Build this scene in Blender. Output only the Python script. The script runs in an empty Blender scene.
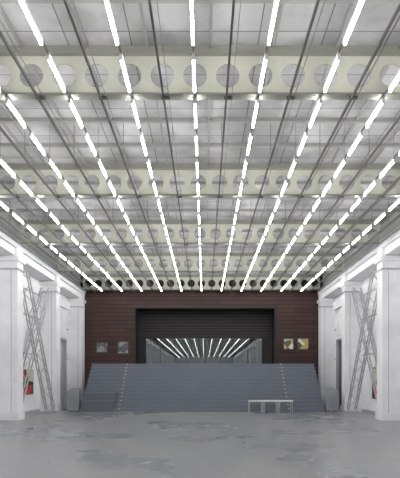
import bpy, math, random
from mathutils import Vector
random.seed(4)
scene = bpy.context.scene
try:
    scene.view_settings.view_transform = 'Standard'
except Exception: pass

# ------------------------------------------------------------ materials
def mat(name, col, rough=0.6, metal=0.0, noise=None, nscale=3.0, bump=0.0, spec=0.5, detail=6):
    m = bpy.data.materials.new(name); m.use_nodes = True
    nt = m.node_tree; b = nt.nodes['Principled BSDF']
    b.inputs['Base Color'].default_value = (*col, 1)
    b.inputs['Roughness'].default_value = rough
    b.inputs['Metallic'].default_value = metal
    b.inputs['Specular IOR Level'].default_value = spec
    if noise is not None or bump:
        tc = nt.nodes.new('ShaderNodeTexCoord')
        n = nt.nodes.new('ShaderNodeTexNoise'); n.inputs['Scale'].default_value = nscale
        n.inputs['Detail'].default_value = detail; n.inputs['Roughness'].default_value = 0.65
        nt.links.new(tc.outputs['Object'], n.inputs['Vector'])
        if noise is not None:
            r = nt.nodes.new('ShaderNodeValToRGB')
            r.color_ramp.elements[0].position = 0.35; r.color_ramp.elements[0].color = (*noise, 1)
            r.color_ramp.elements[1].position = 0.65; r.color_ramp.elements[1].color = (*col, 1)
            nt.links.new(n.outputs['Fac'], r.inputs['Fac'])
            nt.links.new(r.outputs['Color'], b.inputs['Base Color'])
        if bump:
            bp = nt.nodes.new('ShaderNodeBump'); bp.inputs['Strength'].default_value = bump
            bp.inputs['Distance'].default_value = 0.02
            nt.links.new(n.outputs['Fac'], bp.inputs['Height'])
            nt.links.new(bp.outputs['Normal'], b.inputs['Normal'])
    return m

M_wall = mat('wall_white_paint', (0.87,0.87,0.89), 0.6, noise=(0.76,0.76,0.78), nscale=1.1, bump=0.2, detail=9)
M_trim = mat('trim_white', (0.80,0.80,0.82), 0.5)
M_grooveshade_frame = mat('groove_shadow_frame_grey', (0.40,0.40,0.42), 0.6)  # grey strips paint the shadow lines of wall relief; also colours door frames
M_upper = mat('upper_wall_grey', (0.38,0.385,0.38), 0.6)
M_skirt = mat('skirting_grey', (0.42,0.43,0.45), 0.5)
M_beam = mat('beam_cream', (0.67,0.675,0.585), 0.5, noise=(0.61,0.615,0.53), nscale=2.0)
M_flange = mat('beam_flange', (0.32,0.325,0.285), 0.5)
M_rail = mat('rail_dark', (0.11,0.112,0.108), 0.5)
M_cond = mat('conduit_grey', (0.25,0.252,0.24), 0.5)
M_house = mat('fixture_white', (0.6,0.61,0.6), 0.4)
M_step = mat('bleacher_blue_grey', (0.17,0.188,0.23), 0.5, noise=(0.15,0.166,0.203), nscale=1.5)
M_riser = mat('bleacher_riser', (0.12,0.133,0.165), 0.5)
M_nose = mat('nosing_grey', (0.215,0.235,0.28), 0.5)
M_yel = mat('aisle_yellow', (0.75,0.68,0.42), 0.5)
M_steel = mat('grey_white_steel', (0.44,0.44,0.45), 0.4)
M_black = mat('niche_black', (0.018,0.016,0.017), 0.5)
M_slat = mat('niche_slat', (0.035,0.030,0.031), 0.5)
M_frame = mat('dark_frame', (0.03,0.03,0.032), 0.4)
M_dk = mat('door_grey', (0.13,0.135,0.14), 0.5)
M_lt = mat('door_light', (0.48,0.49,0.50), 0.5)
M_unit = mat('unit_grey', (0.30,0.31,0.34), 0.4)
M_tab = mat('table_top_white', (0.75,0.75,0.74), 0.4)
M_leg = mat('table_leg', (0.5,0.5,0.5), 0.35, metal=0.3)

M_tube = bpy.data.materials.new('fluorescent_tube'); M_tube.use_nodes = True
nt = M_tube.node_tree; b = nt.nodes['Principled BSDF']
b.inputs['Base Color'].default_value = (0.8,0.8,0.8,1)
b.inputs['Emission Color'].default_value = (1.0,0.99,0.965,1)
b.inputs['Emission Strength'].default_value = 29.0

# floor
M_floor = bpy.data.materials.new('floor_polished_concrete'); M_floor.use_nodes = True
nt = M_floor.node_tree; b = nt.nodes['Principled BSDF']; L = nt.links.new
tc = nt.nodes.new('ShaderNodeTexCoord')
n1 = nt.nodes.new('ShaderNodeTexNoise'); n1.inputs['Scale'].default_value = 0.3; n1.inputs['Detail'].default_value = 4
n2 = nt.nodes.new('ShaderNodeTexNoise'); n2.inputs['Scale'].default_value = 1.1; n2.inputs['Detail'].default_value = 9
L(tc.outputs['Object'], n1.inputs['Vector']); L(tc.outputs['Object'], n2.inputs['Vector'])
r1 = nt.nodes.new('ShaderNodeValToRGB')
r1.color_ramp.elements[0].position = 0.32; r1.color_ramp.elements[0].color = (0.195,0.207,0.238,1)
r1.color_ramp.elements[1].position = 0.62; r1.color_ramp.elements[1].color = (0.258,0.259,0.259,1)
r2 = nt.nodes.new('ShaderNodeValToRGB')
r2.color_ramp.elements[0].position = 0.30; r2.color_ramp.elements[0].color = (0.85,0.85,0.85,1)
r2.color_ramp.elements[1].position = 0.70; r2.color_ramp.elements[1].color = (1.06,1.06,1.06,1)
L(n1.outputs['Fac'], r1.inputs['Fac']); L(n2.outputs['Fac'], r2.inputs['Fac'])
mx = nt.nodes.new('ShaderNodeMix'); mx.data_type='RGBA'; mx.blend_type='MULTIPLY'; mx.inputs['Factor'].default_value = 1.0
L(r1.outputs['Color'], mx.inputs['A']); L(r2.outputs['Color'], mx.inputs['B'])
L(mx.outputs['Result'], b.inputs['Base Color'])
rr = nt.nodes.new('ShaderNodeMapRange'); rr.inputs['From Min'].default_value=0.3; rr.inputs['From Max'].default_value=0.7
rr.inputs['To Min'].default_value = 0.25; rr.inputs['To Max'].default_value = 0.32
L(n1.outputs['Fac'], rr.inputs['Value']); L(rr.outputs['Result'], b.inputs['Roughness'])
b.inputs['Specular IOR Level'].default_value = 0.5

# ceiling: mottled panels
M_ceil = bpy.data.materials.new('ceiling_roof_panels'); M_ceil.use_nodes = True
nt = M_ceil.node_tree; b = nt.nodes['Principled BSDF']; L = nt.links.new
tc = nt.nodes.new('ShaderNodeTexCoord')
br = nt.nodes.new('ShaderNodeTexBrick'); br.offset = 0.0; br.inputs['Scale'].default_value = 1.0
br.inputs['Brick Width'].default_value = 1.25; br.inputs['Row Height'].default_value = 1.36
br.inputs['Mortar Size'].default_value = 0.012
br.inputs['Color1'].default_value = (0.47,0.47,0.48,1); br.inputs['Color2'].default_value = (0.58,0.58,0.59,1)
br.inputs['Mortar'].default_value = (0.18,0.18,0.18,1)
n1 = nt.nodes.new('ShaderNodeTexNoise'); n1.inputs['Scale'].default_value = 0.9; n1.inputs['Detail'].default_value = 9
r1 = nt.nodes.new('ShaderNodeValToRGB')
r1.color_ramp.elements[0].position = 0.38; r1.color_ramp.elements[0].color = (0.66,0.66,0.66,1)
r1.color_ramp.elements[1].position = 0.60; r1.color_ramp.elements[1].color = (1.05,1.05,1.05,1)
L(tc.outputs['Object'], br.inputs['Vector']); L(tc.outputs['Object'], n1.inputs['Vector']); L(n1.outputs['Fac'], r1.inputs['Fac'])
mx = nt.nodes.new('ShaderNodeMix'); mx.data_type='RGBA'; mx.blend_type='MULTIPLY'; mx.inputs['Factor'].default_value = 1.0
L(br.outputs['Color'], mx.inputs['A']); L(r1.outputs['Color'], mx.inputs['B']); L(mx.outputs['Result'], b.inputs['Base Color'])
b.inputs['Roughness'].default_value = 0.7

# back wall boards
M_brown = bpy.data.materials.new('brown_timber_boards'); M_brown.use_nodes = True
nt = M_brown.node_tree; b = nt.nodes['Principled BSDF']; L = nt.links.new
tc = nt.nodes.new('ShaderNodeTexCoord'); mp = nt.nodes.new('ShaderNodeMapping')
mp.inputs['Rotation'].default_value = (math.radians(90),0,0)
br = nt.nodes.new('ShaderNodeTexBrick'); br.inputs['Scale'].default_value = 1.0
br.inputs['Brick Width'].default_value = 2.4; br.inputs['Row Height'].default_value = 0.26
br.inputs['Mortar Size'].default_value = 0.02
br.inputs['Color1'].default_value = (0.040,0.015,0.013,1); br.inputs['Color2'].default_value = (0.062,0.025,0.021,1)
br.inputs['Mortar'].default_value = (0.010,0.004,0.004,1)
L(tc.outputs['Object'], mp.inputs['Vector']); L(mp.outputs['Vector'], br.inputs['Vector']); L(br.outputs['Color'], b.inputs['Base Color'])
b.inputs['Roughness'].default_value = 0.55

# mirror-like tinted glass
def glass(name, tint):
    m = bpy.data.materials.new(name); m.use_nodes = True
    b = m.node_tree.nodes['Principled BSDF']
    b.inputs['Base Color'].default_value = (*tint,1); b.inputs['Metallic'].default_value = 1.0
    b.inputs['Roughness'].default_value = 0.015
    return m
M_glass = glass('tinted_reflective_glass', (0.15,0.165,0.175))

# posters
def poster(name, cols, scale=2.0):
    m = bpy.data.materials.new(name); m.use_nodes = True
    nt = m.node_tree; b = nt.nodes['Principled BSDF']
    tc = nt.nodes.new('ShaderNodeTexCoord'); v = nt.nodes.new('ShaderNodeTexVoronoi')
    v.inputs['Scale'].default_value = scale
    r = nt.nodes.new('ShaderNodeValToRGB'); r.color_ramp.interpolation = 'CONSTANT'
    sp = nt.nodes.new('ShaderNodeSeparateColor')
    while len(r.color_ramp.elements) < len(cols): r.color_ramp.elements.new(0.5)
    for i,c in enumerate(cols):
        r.color_ramp.elements[i].position = i/len(cols); r.color_ramp.elements[i].color = (*c,1)
    nt.links.new(tc.outputs['Object'], v.inputs['Vector']); nt.links.new(v.outputs['Color'], sp.inputs['Color'])
    nt.links.new(sp.outputs['Red'], r.inputs['Fac']); nt.links.new(r.outputs['Color'], b.inputs['Base Color'])
    b.inputs['Roughness'].default_value = 0.5
    return m
M_p1 = poster('poster_grey', [(0.10,0.10,0.11),(0.2,0.2,0.2),(0.30,0.29,0.28),(0.14,0.12,0.12)], 3.5)
M_p2 = poster('poster_cream', [(0.65,0.63,0.55),(0.5,0.5,0.42),(0.8,0.78,0.7),(0.1,0.12,0.06),(0.5,0.4,0.15)], 3.0)
M_red = mat('poster_red',(0.6,0.03,0.015),0.5); M_pbk = mat('poster_black',(0.015,0.015,0.02),0.5)
M_ora = mat('poster_orange',(0.7,0.35,0.04),0.5); M_cre = mat('poster_cream_paint',(0.6,0.55,0.42),0.5)

# ------------------------------------------------------------ mesh builder
class MB:
    def __init__(s): s.v=[]; s.f=[]; s.m=[]; s.mats=[]
    def mi(s, m):
        if m not in s.mats: s.mats.append(m)
        return s.mats.index(m)
    def face(s, pts, m):
        i=len(s.v); s.v += [tuple(p) for p in pts]; s.f.append(tuple(range(i,i+len(pts)))); s.m.append(s.mi(m))
    def box(s, x0,x1,y0,y1,z0,z1,m):
        if x0>x1: x0,x1=x1,x0
        i=len(s.v)
        s.v += [(x0,y0,z0),(x1,y0,z0),(x1,y1,z0),(x0,y1,z0),(x0,y0,z1),(x1,y0,z1),(x1,y1,z1),(x0,y1,z1)]
        for q in ((0,3,2,1),(4,5,6,7),(0,1,5,4),(1,2,6,5),(2,3,7,6),(3,0,4,7)):
            s.f.append(tuple(i+k for k in q)); s.m.append(s.mi(m))
    def bar(s, a, b, r, m, n=6, caps=True):
        a=Vector(a); b=Vector(b); d=(b-a).normalized()
        u = d.cross(Vector((0,0,1)))
        if u.length<1e-3: u=d.cross(Vector((0,1,0)))
        u.normalize(); w=d.cross(u)
        i=len(s.v)
        for p in (a,b):
            for k in range(n):
                t=2*math.pi*(k+.5)/n; s.v.append(tuple(p+u*r*math.cos(t)+w*r*math.sin(t)))
        for k in range(n):
            s.f.append((i+k,i+(k+1)%n,i+n+(k+1)%n,i+n+k)); s.m.append(s.mi(m))
        if caps:
            s.f.append(tuple(i+k for k in range(n))[::-1]); s.m.append(s.mi(m))
            s.f.append(tuple(i+n+k for k in range(n))); s.m.append(s.mi(m))
    def make(s, name, parent=None):
        me=bpy.data.meshes.new(name); me.from_pydata(s.v,[],s.f)
        for m in s.mats: me.materials.append(m)
        me.polygons.foreach_set('material_index', s.m); me.update()
        o=bpy.data.objects.new(name, me); scene.collection.objects.link(o)
        if parent: o.parent=parent
        return o

# ------------------------------------------------------------ layout numbers
BAY=5.43; D1=10.0
beams=[D1+BAY*k for k in range(-13,5)]
YB=32.2; YF=-62.0
WX=8.38; PX=7.49
ZB=7.34; ZT=8.18; ZC=8.26
camx=0.19

# floor
f=MB(); f.box(-9,9,YF,YB+3,-0.2,0,M_floor); f.make('floor')

# ceiling with ribs
c=MB(); c.box(-WX-0.6,WX+0.6,YF,YB+0.3,ZC+0.06,ZC+0.3,M_ceil)
M_rib=mat('ceiling_rib_grey',(0.36,0.36,0.35),0.6)
for yb in beams[:-1]:
    for k in (1,2,3):
        yy=yb+BAY*k/4; c.box(-WX,WX,yy-0.05,yy+0.05,ZC-0.03,ZC+0.06,M_rib)
for i in range(-6,7):
    x=i*1.25+0.31; c.box(x-0.025,x+0.025,YF,YB,ZC,ZC+0.06,M_rib)
c.make('ceiling')

# cellular beams
P=0.654; R=0.235
def cell_beam(yb):
    b=MB(); n=24
    zc=(ZB+ZT)/2; h=(ZT-ZB)/2-0.02
    for side in (-0.012,0.012):
        for i in range(23):
            cx=(i-11)*P
            outer=[];inner=[]
            for k in range(n):
                t=2*math.pi*k/n; ct,st=math.cos(t),math.sin(t)
                s=min((P/2)/max(abs(ct),1e-6), h/max(abs(st),1e-6))
                outer.append((cx+s*ct,yb+side,zc+s*st)); inner.append((cx+R*ct,yb+side,zc+R*st))
            for k in range(n):
                k2=(k+1)%n
                q=[inner[k],outer[k],outer[k2],inner[k2]]
                a,b2=outer[k],outer[k2]
                if abs(a[0]-b2[0])>1e-4 and abs(a[2]-b2[2])>1e-4:
                    sx=P/2 if (a[0]+b2[0])/2>cx else -P/2; sz=h if (a[2]+b2[2])/2>zc else -h
                    q=[inner[k],outer[k],(cx+sx,yb+side,zc+sz),outer[k2],inner[k2]]
                if side>0: q=q[::-1]
                b.face(q,M_beam)
            if side<0:
                for k in range(n):
                    k2=(k+1)%n; a=inner[k]; d=inner[k2]
                    b.face([a,d,(d[0],yb+0.012,d[2]),(a[0],yb+0.012,a[2])],M_flange)
    e=PX+0.02
    b.box(-e,e,yb-0.11,yb+0.11,ZB,ZB+0.03,M_flange); b.box(-e,e,yb-0.11,yb+0.11,ZT-0.03,ZT,M_flange)
    b.box(-e,e,yb-0.08,yb+0.08,ZT,ZC+0.06,M_flange)
    b.make('cellular_roof_beam')
for yb in beams: cell_beam(yb)

# light rows
for i in range(-5,6):
    x=i*1.25; r=MB()
    yy=D1-0.05-1.3575*53
    while yy<YB-1.2:
        if yy>YF+0.3:
            r.bar((x,yy+0.02,7.225),(x,yy+1.00,7.225),0.024,M_tube,n=6,caps=True)
            r.box(x-0.024,x+0.024,yy,yy+1.02,7.285,7.335,M_house)
            r.box(x-0.026,x+0.026,yy,yy+0.02,7.19,7.30,M_house); r.box(x-0.026,x+0.026,yy+1.00,yy+1.02,7.19,7.30,M_house)
        yy+=BAY/4
    for yb in beams[:-1]: r.bar((x,yb+BAY/2,7.33),(x,yb+BAY/2,8.2),0.006,M_cond,n=4)
    r.box(x-0.016,x+0.016,YF+0.2,YB-0.02,7.30,7.335,M_cond)
    r.make('fluorescent_light_row')
# rails between rows
for i in range(-6,6):
    x=(i+0.5)*1.25; r=MB()
    r.box(x-0.018,x+0.018,YF+0.2,YB-0.02,7.28,7.335,M_rail)
    r.box(x+0.1,x+0.112,YF+0.2,YB-0.02,7.32,7.335,M_cond)
    for yb in beams[:-1]:
        r.bar((x,yb+BAY/2,7.33),(x,yb+BAY/2,8.2),0.008,M_rail,n=4)
        r.box(x-0.04,x+0.12,yb-0.03,yb+0.03,7.30,7.34,M_rail)
    r.make('suspended_rail')

# side walls
def side_wall(sg, name, door, doormat):
    w=MB()
    dy0,dy1,dz=door
    def B(w,x0,x1,y0,y1,z0,z1,m): w.box(sg*x0,sg*x1,y0,y1,z0,z1,m)
    B(w,WX,WX+0.4,YF,dy0,0,ZC+0.06,M_wall); B(w,WX,WX+0.4,dy1,YB+0.3,0,ZC+0.06,M_wall)
    B(w,WX,WX+0.4,dy0,dy1,dz,ZC+0.06,M_wall)
    w.make(name)
    for yb in beams:
        p=MB()
        ye=min(yb+0.32,YB-0.01)
        B(p,PX,WX,yb-0.32,ye,0,ZB-0.25,M_wall)
        B(p,PX-0.08,WX,yb-0.42,min(yb+0.42,YB-0.01),6.55,6.72,M_trim)
        B(p,PX-0.04,WX,yb-0.37,min(yb+0.37,YB-0.01),6.2,6.26,M_grooveshade_frame)
        B(p,PX-0.05,WX,yb-0.38,min(yb+0.38,YB-0.01),0,0.3,M_trim)
        B(p,PX+0.25,PX+0.27,yb-0.33,yb-0.31,0.3,6.2,M_grooveshade_frame)  # vertical shadow line painted as a thin grey strip
        if yb<YB-2: B(p,PX+0.35,WX,yb+0.32,yb+0.6,0,6.5,M_wall)
        p.make('concrete_pilaster')
    t=MB()
    B(t,PX,WX,YF,YB-0.01,ZB-0.25,ZB+0.1,M_wall)
    B(t,PX-0.07,PX,YF,YB-0.01,ZB-0.06,ZB-0.0,M_grooveshade_frame)
    B(t,PX+0.12,WX,YF,YB-0.01,ZB-0.55,ZB-0.25,M_trim)
    B(t,PX+0.3,WX,YF,YB-0.01,ZB+0.1,ZC+0.06,M_upper)
    B(t,WX-0.12,WX,YF,YB-0.01,6.0,6.5,M_wall)
    t.make('trim_1' if sg<0 else 'trim_2')
    sk=MB()
    sk.box(sg*(WX-0.03),sg*WX,YF,dy0-0.15,0,0.15,M_skirt); sk.box(sg*(WX-0.03),sg*WX,dy1+0.15,YB,0,0.15,M_skirt)
    for y0,y1 in ((YF,dy0-0.15),(dy1+0.15,YB)):
        sk.box(sg*(WX-0.04),sg*WX,y0,y1,4.75,4.83,M_grooveshade_frame); sk.box(sg*(WX-0.03),sg*WX,y0,y1,2.9,2.95,M_grooveshade_frame)  # grey strips painting groove shadow lines along the wall panels
    sk.make('baseboard_'+name.split('_')[1])
    d=MB()
    d.box(sg*(WX+0.12),sg*(WX+0.2),dy0,dy1,0,dz,doormat)
    ym=(dy0+dy1)/2
    d.box(sg*(WX+0.10),sg*(WX+0.12),ym-0.015,ym+0.015,0,dz,M_frame)
    for yy in (dy0,dy1): d.box(sg*(WX-0.05),sg*(WX+0.12),yy-0.06,yy+0.06,0,dz+0.06,M_grooveshade_frame)
    d.box(sg*(WX-0.05),sg*(WX+0.12),dy0,dy1,dz-0.06,dz+0.06,M_grooveshade_frame)
    d.bar((sg*(WX+0.08),ym+0.12,0.95),(sg*(WX+0.08),ym+0.12,1.25),0.015,M_steel)
    d.make('door_1' if sg<0 else 'door_2')
side_wall(-1,'wall_left',(28.6,30.9,4.1),M_lt)
side_wall(1,'wall_right',(28.4,30.9,4.1),M_dk)

# front (behind camera) wall
w=MB(); w.box(-WX-0.4,WX+0.4,YF-0.3,YF,0,ZC+0.06,M_wall); w.make('wall_front')

# back wall with niche
NX0,NX1,NZ1=-4.35,4.79,6.34; PZ=2.56; ND=1.9
w=MB()
w.box(-WX,NX0,YB,YB+0.3,0,ZC+0.06,M_brown); w.box(NX1,WX,YB,YB+0.3,0,ZC+0.06,M_brown)
w.box(NX0,NX1,YB,YB+0.3,NZ1,ZC+0.06,M_brown)
w.box(NX0-0.3,NX0,YB+0.3,YB+ND,0,NZ1+0.3,M_black); w.box(NX1,NX1+0.3,YB+0.3,YB+ND,0,NZ1+0.3,M_black)
w.box(NX0,NX1,YB+0.3,YB+ND,NZ1,NZ1+0.3,M_black)
w.box(NX0-0.3,NX1+0.3,YB+ND,YB+ND+0.2,0,NZ1+0.3,M_black)
w.box(NX0,NX0+0.1,YB-0.08,YB+0.3,PZ,NZ1,M_black); w.box(NX1-0.1,NX1,YB-0.08,YB+0.3,PZ,NZ1,M_black)
w.box(NX0,NX1,YB-0.08,YB+0.3,NZ1-0.1,NZ1,M_black)
z=4.6
while z<NZ1-0.15:
    w.box(NX0+0.1,NX1-0.1,YB+ND-0.06,YB+ND,z,z+0.1,M_slat); z+=0.2
w.make('wall_back')
# window
GX0,GX1,GZ1=-3.8,4.11,4.5
g=MB(); yg=YB+ND-0.12; n=8
for i in range(n):
    a=GX0+(GX1-GX0)*i/n; bb=GX0+(GX1-GX0)*(i+1)/n
    g.box(a+0.01,bb-0.01,yg,yg+0.03,PZ+0.04,GZ1-0.05,M_glass)
    g.box(a-0.015,a+0.015,yg-0.03,yg+0.04,PZ,GZ1,M_frame)
g.box(GX1-0.02,GX1+0.02,yg-0.03,yg+0.04,PZ,GZ1,M_frame)
g.box(GX0,GX1,yg-0.03,yg+0.04,GZ1-0.06,GZ1,M_frame); g.box(GX0,GX1,yg-0.03,yg+0.04,PZ,PZ+0.05,M_frame)
g.make('window_1')

# pictures on back wall
for (x0,x1,z0,z1,m) in ((-6.8,-6.02,3.37,4.08,M_p1),(-5.44,-4.67,3.3,4.15,M_p1),(5.24,5.95,3.57,4.34,M_p2),(6.15,6.92,3.57,4.34,M_p2)):
    p=MB(); p.box(x0,x1,YB-0.03,YB,z0,z1,M_frame); p.box(x0+0.06,x1-0.06,YB-0.04,YB-0.03,z0+0.06,z1-0.06,m)
    p.make('framed_picture')

# mural posters on side walls
for sg,y0,y1,z0,z1 in ((-1,22.8,24.9,0.95,2.15),(1,22.3,24.3,0.75,2.25)):
    p=MB(); p.box(sg*(WX-0.05),sg*WX,y0,y1,z0,z1,M_pbk)
    X=sg*(WX-0.056)
    w_=y1-y0; h_=z1-z0
    def q(pts,m,X=X): p.face([(X,y0+a*w_,z0+b_*h_) for a,b_ in pts],m)
    q([(0.03,0.35),(0.45,0.6),(0.4,0.97),(0.03,0.97)],M_red)
    q([(0.5,0.97),(0.97,0.97),(0.97,0.5),(0.7,0.55)],M_cre)
    q([(0.35,0.03),(0.8,0.03),(0.9,0.4),(0.5,0.3)],M_red)
    q([(0.03,0.03),(0.25,0.03),(0.15,0.28),(0.03,0.25)],M_ora)
    p.make('wall_poster')

# bleachers
SX0,SX1=-6.2,6.4; SY0,SY1=25.75,28.55; N=13
s=MB(); rise=PZ/N; run=(SY1-SY0)/N
for i in range(N):
    y0=SY0+run*i; y1=(SY0+run*(i+1))
    z=rise*(i+1)
    if i==N-1:
        s.box(SX0,SX1,y0,YB-0.09,0,z,M_step); s.box(NX0+0.1,NX1-0.1,YB-0.09,YB+ND-0.16,0,z,M_step)
    else: s.box(SX0,SX1,y0,y1,0,z,M_step)
    s.box(SX0,SX1,y0-0.012,y0+0.025,z-0.02,z+0.004,M_nose)
    for ax in (-4.2,4.52):
        s.box(ax-0.03,ax+0.03,y0-0.02,y0+0.05,z-0.05,z+0.008,M_yel)
for k,(zz,yy) in enumerate(((rise*3,SY0-0.02),(rise*5,SY0+run*2-0.02))):
    s.box(SX0+0.05,-4.45,yy,yy+run*3,0.0,zz,M_riser); s.box(SX0+0.05,-4.45,yy-0.02,yy+0.03,zz-0.03,zz+0.006,M_nose)
s.make('tiered_bleacher_steps')

# low tables
for k in range(3):
    x0=2.38+k*0.74; x1=x0+0.72; y0,y1=24.7,25.3; t=MB()
    t.box(x0,x1,y0,y1,0.585,0.635,M_tab)
    for xx in (x0+0.02,x1-0.055):
        for yy in (y0+0.02,y1-0.05): t.box(xx,xx+0.035,yy,yy+0.035,0,0.59,M_leg)
        t.box(xx,xx+0.03,y0+0.05,y1-0.05,0.56,0.59,M_leg)
    t.box(x0+0.05,x1-0.05,y0+0.02,y0+0.05,0.555,0.59,M_leg); t.box(x0+0.05,x1-0.05,y1-0.05,y1-0.02,0.555,0.59,M_leg)
    t.make('low_table')

# rounded cabinets beside bleacher
for sg,cx in ((-1,-6.62),(1,6.82)):
    u=MB(); w2=0.3; y0,y1=25.9,26.5; H=1.25
    prof=[(-w2,0.08),(w2,0.08),(w2,H-0.35)]+[(w2-0.35+0.35*math.cos(t),H-0.35+0.35*math.sin(t)) for t in [math.radians(a) for a in range(15,91,15)]]+[(-w2,H)]
    prof=[(cx+sg*p[0],p[1]) for p in prof]
    if sg<0: prof=prof[::-1]
    u.face([(p[0],y0,p[1]) for p in prof],M_unit); u.face([(p[0],y1,p[1]) for p in prof][::-1],M_unit)
    for k in range(len(prof)):
        a=prof[k]; b2=prof[(k+1)%len(prof)]
        u.face([(a[0],y0,a[1]),(a[0],y1,a[1]),(b2[0],y1,b2[1]),(b2[0],y0,b2[1])],M_unit)
    for j in range(6): u.box(cx-0.2,cx+0.2,y0-0.012,y0,0.25+j*0.1,0.27+j*0.1,M_riser)
    for xx in (-0.2,0.2):
        for yy in (y0+0.1,y1-0.1): u.bar((cx+xx-0.02,yy,0.04),(cx+xx+0.02,yy,0.04),0.04,M_frame,n=10)
    u.make('ventilation_cabinet')

# lattice X bracing
def lattice(b, A, B, sgx):
    A=Vector(A);B=Vector(B); d=(B-A).normalized(); u=Vector((1,0,0)); w=d.cross(u).normalized()
    hx,hw=0.19,0.14; c=[]
    for (p,q) in ((-1,-1),(1,-1),(1,1),(-1,1)):
        o=u*hx*p+w*hw*q; c.append(o); b.bar(A+o,B+o,0.034,M_steel,n=4)
    Ln=(B-A).length; n=int(Ln/0.5)
    for k in range(n):
        p0=A+d*Ln*k/n; p1=A+d*Ln*(k+1)/n
        for j in (0,1,3):
            a,e=c[j],c[(j+1)%4]
            if k%2: a,e=e,a
            b.bar(p0+a,p1+e,0.016,M_steel,n=4)
for sg in (-1,1):
    b=MB(); x=sg*7.6; y0=D1+2*BAY+0.6; y1=D1+3*BAY-0.55
    lattice(b,(x,y0,6.3),(x,y1-0.5,0.1),sg); lattice(b,(x+sg*0.4,y0+0.2,0.35),(x+sg*0.4,y1,6.3),sg)
    b.box(x-0.25,x+0.25,y1-0.85,y1-0.2,0,0.1,M_steel)
    b.box(x+sg*0.4-0.22,x+sg*0.4+0.2,y0+0.07,y0+0.6,0,0.3,M_steel)
    b.make('lattice_cross_brace')

# world
wd=bpy.data.worlds.new('world'); scene.world=wd; wd.use_nodes=True
wd.node_tree.nodes['Background'].inputs['Color'].default_value=(0.8,0.85,0.9,1)
wd.node_tree.nodes['Background'].inputs['Strength'].default_value=0.3

# camera
cd=bpy.data.cameras.new('camera'); cam=bpy.data.objects.new('camera',cd); scene.collection.objects.link(cam)
cam.location=(camx,0,1.7); cam.rotation_euler=(math.radians(90),0,0)
cd.sensor_fit='HORIZONTAL'; cd.sensor_width=36; cd.lens=45
cd.shift_x=-4.5/400; cd.shift_y=140/400; cd.clip_end=300
scene.camera=cam
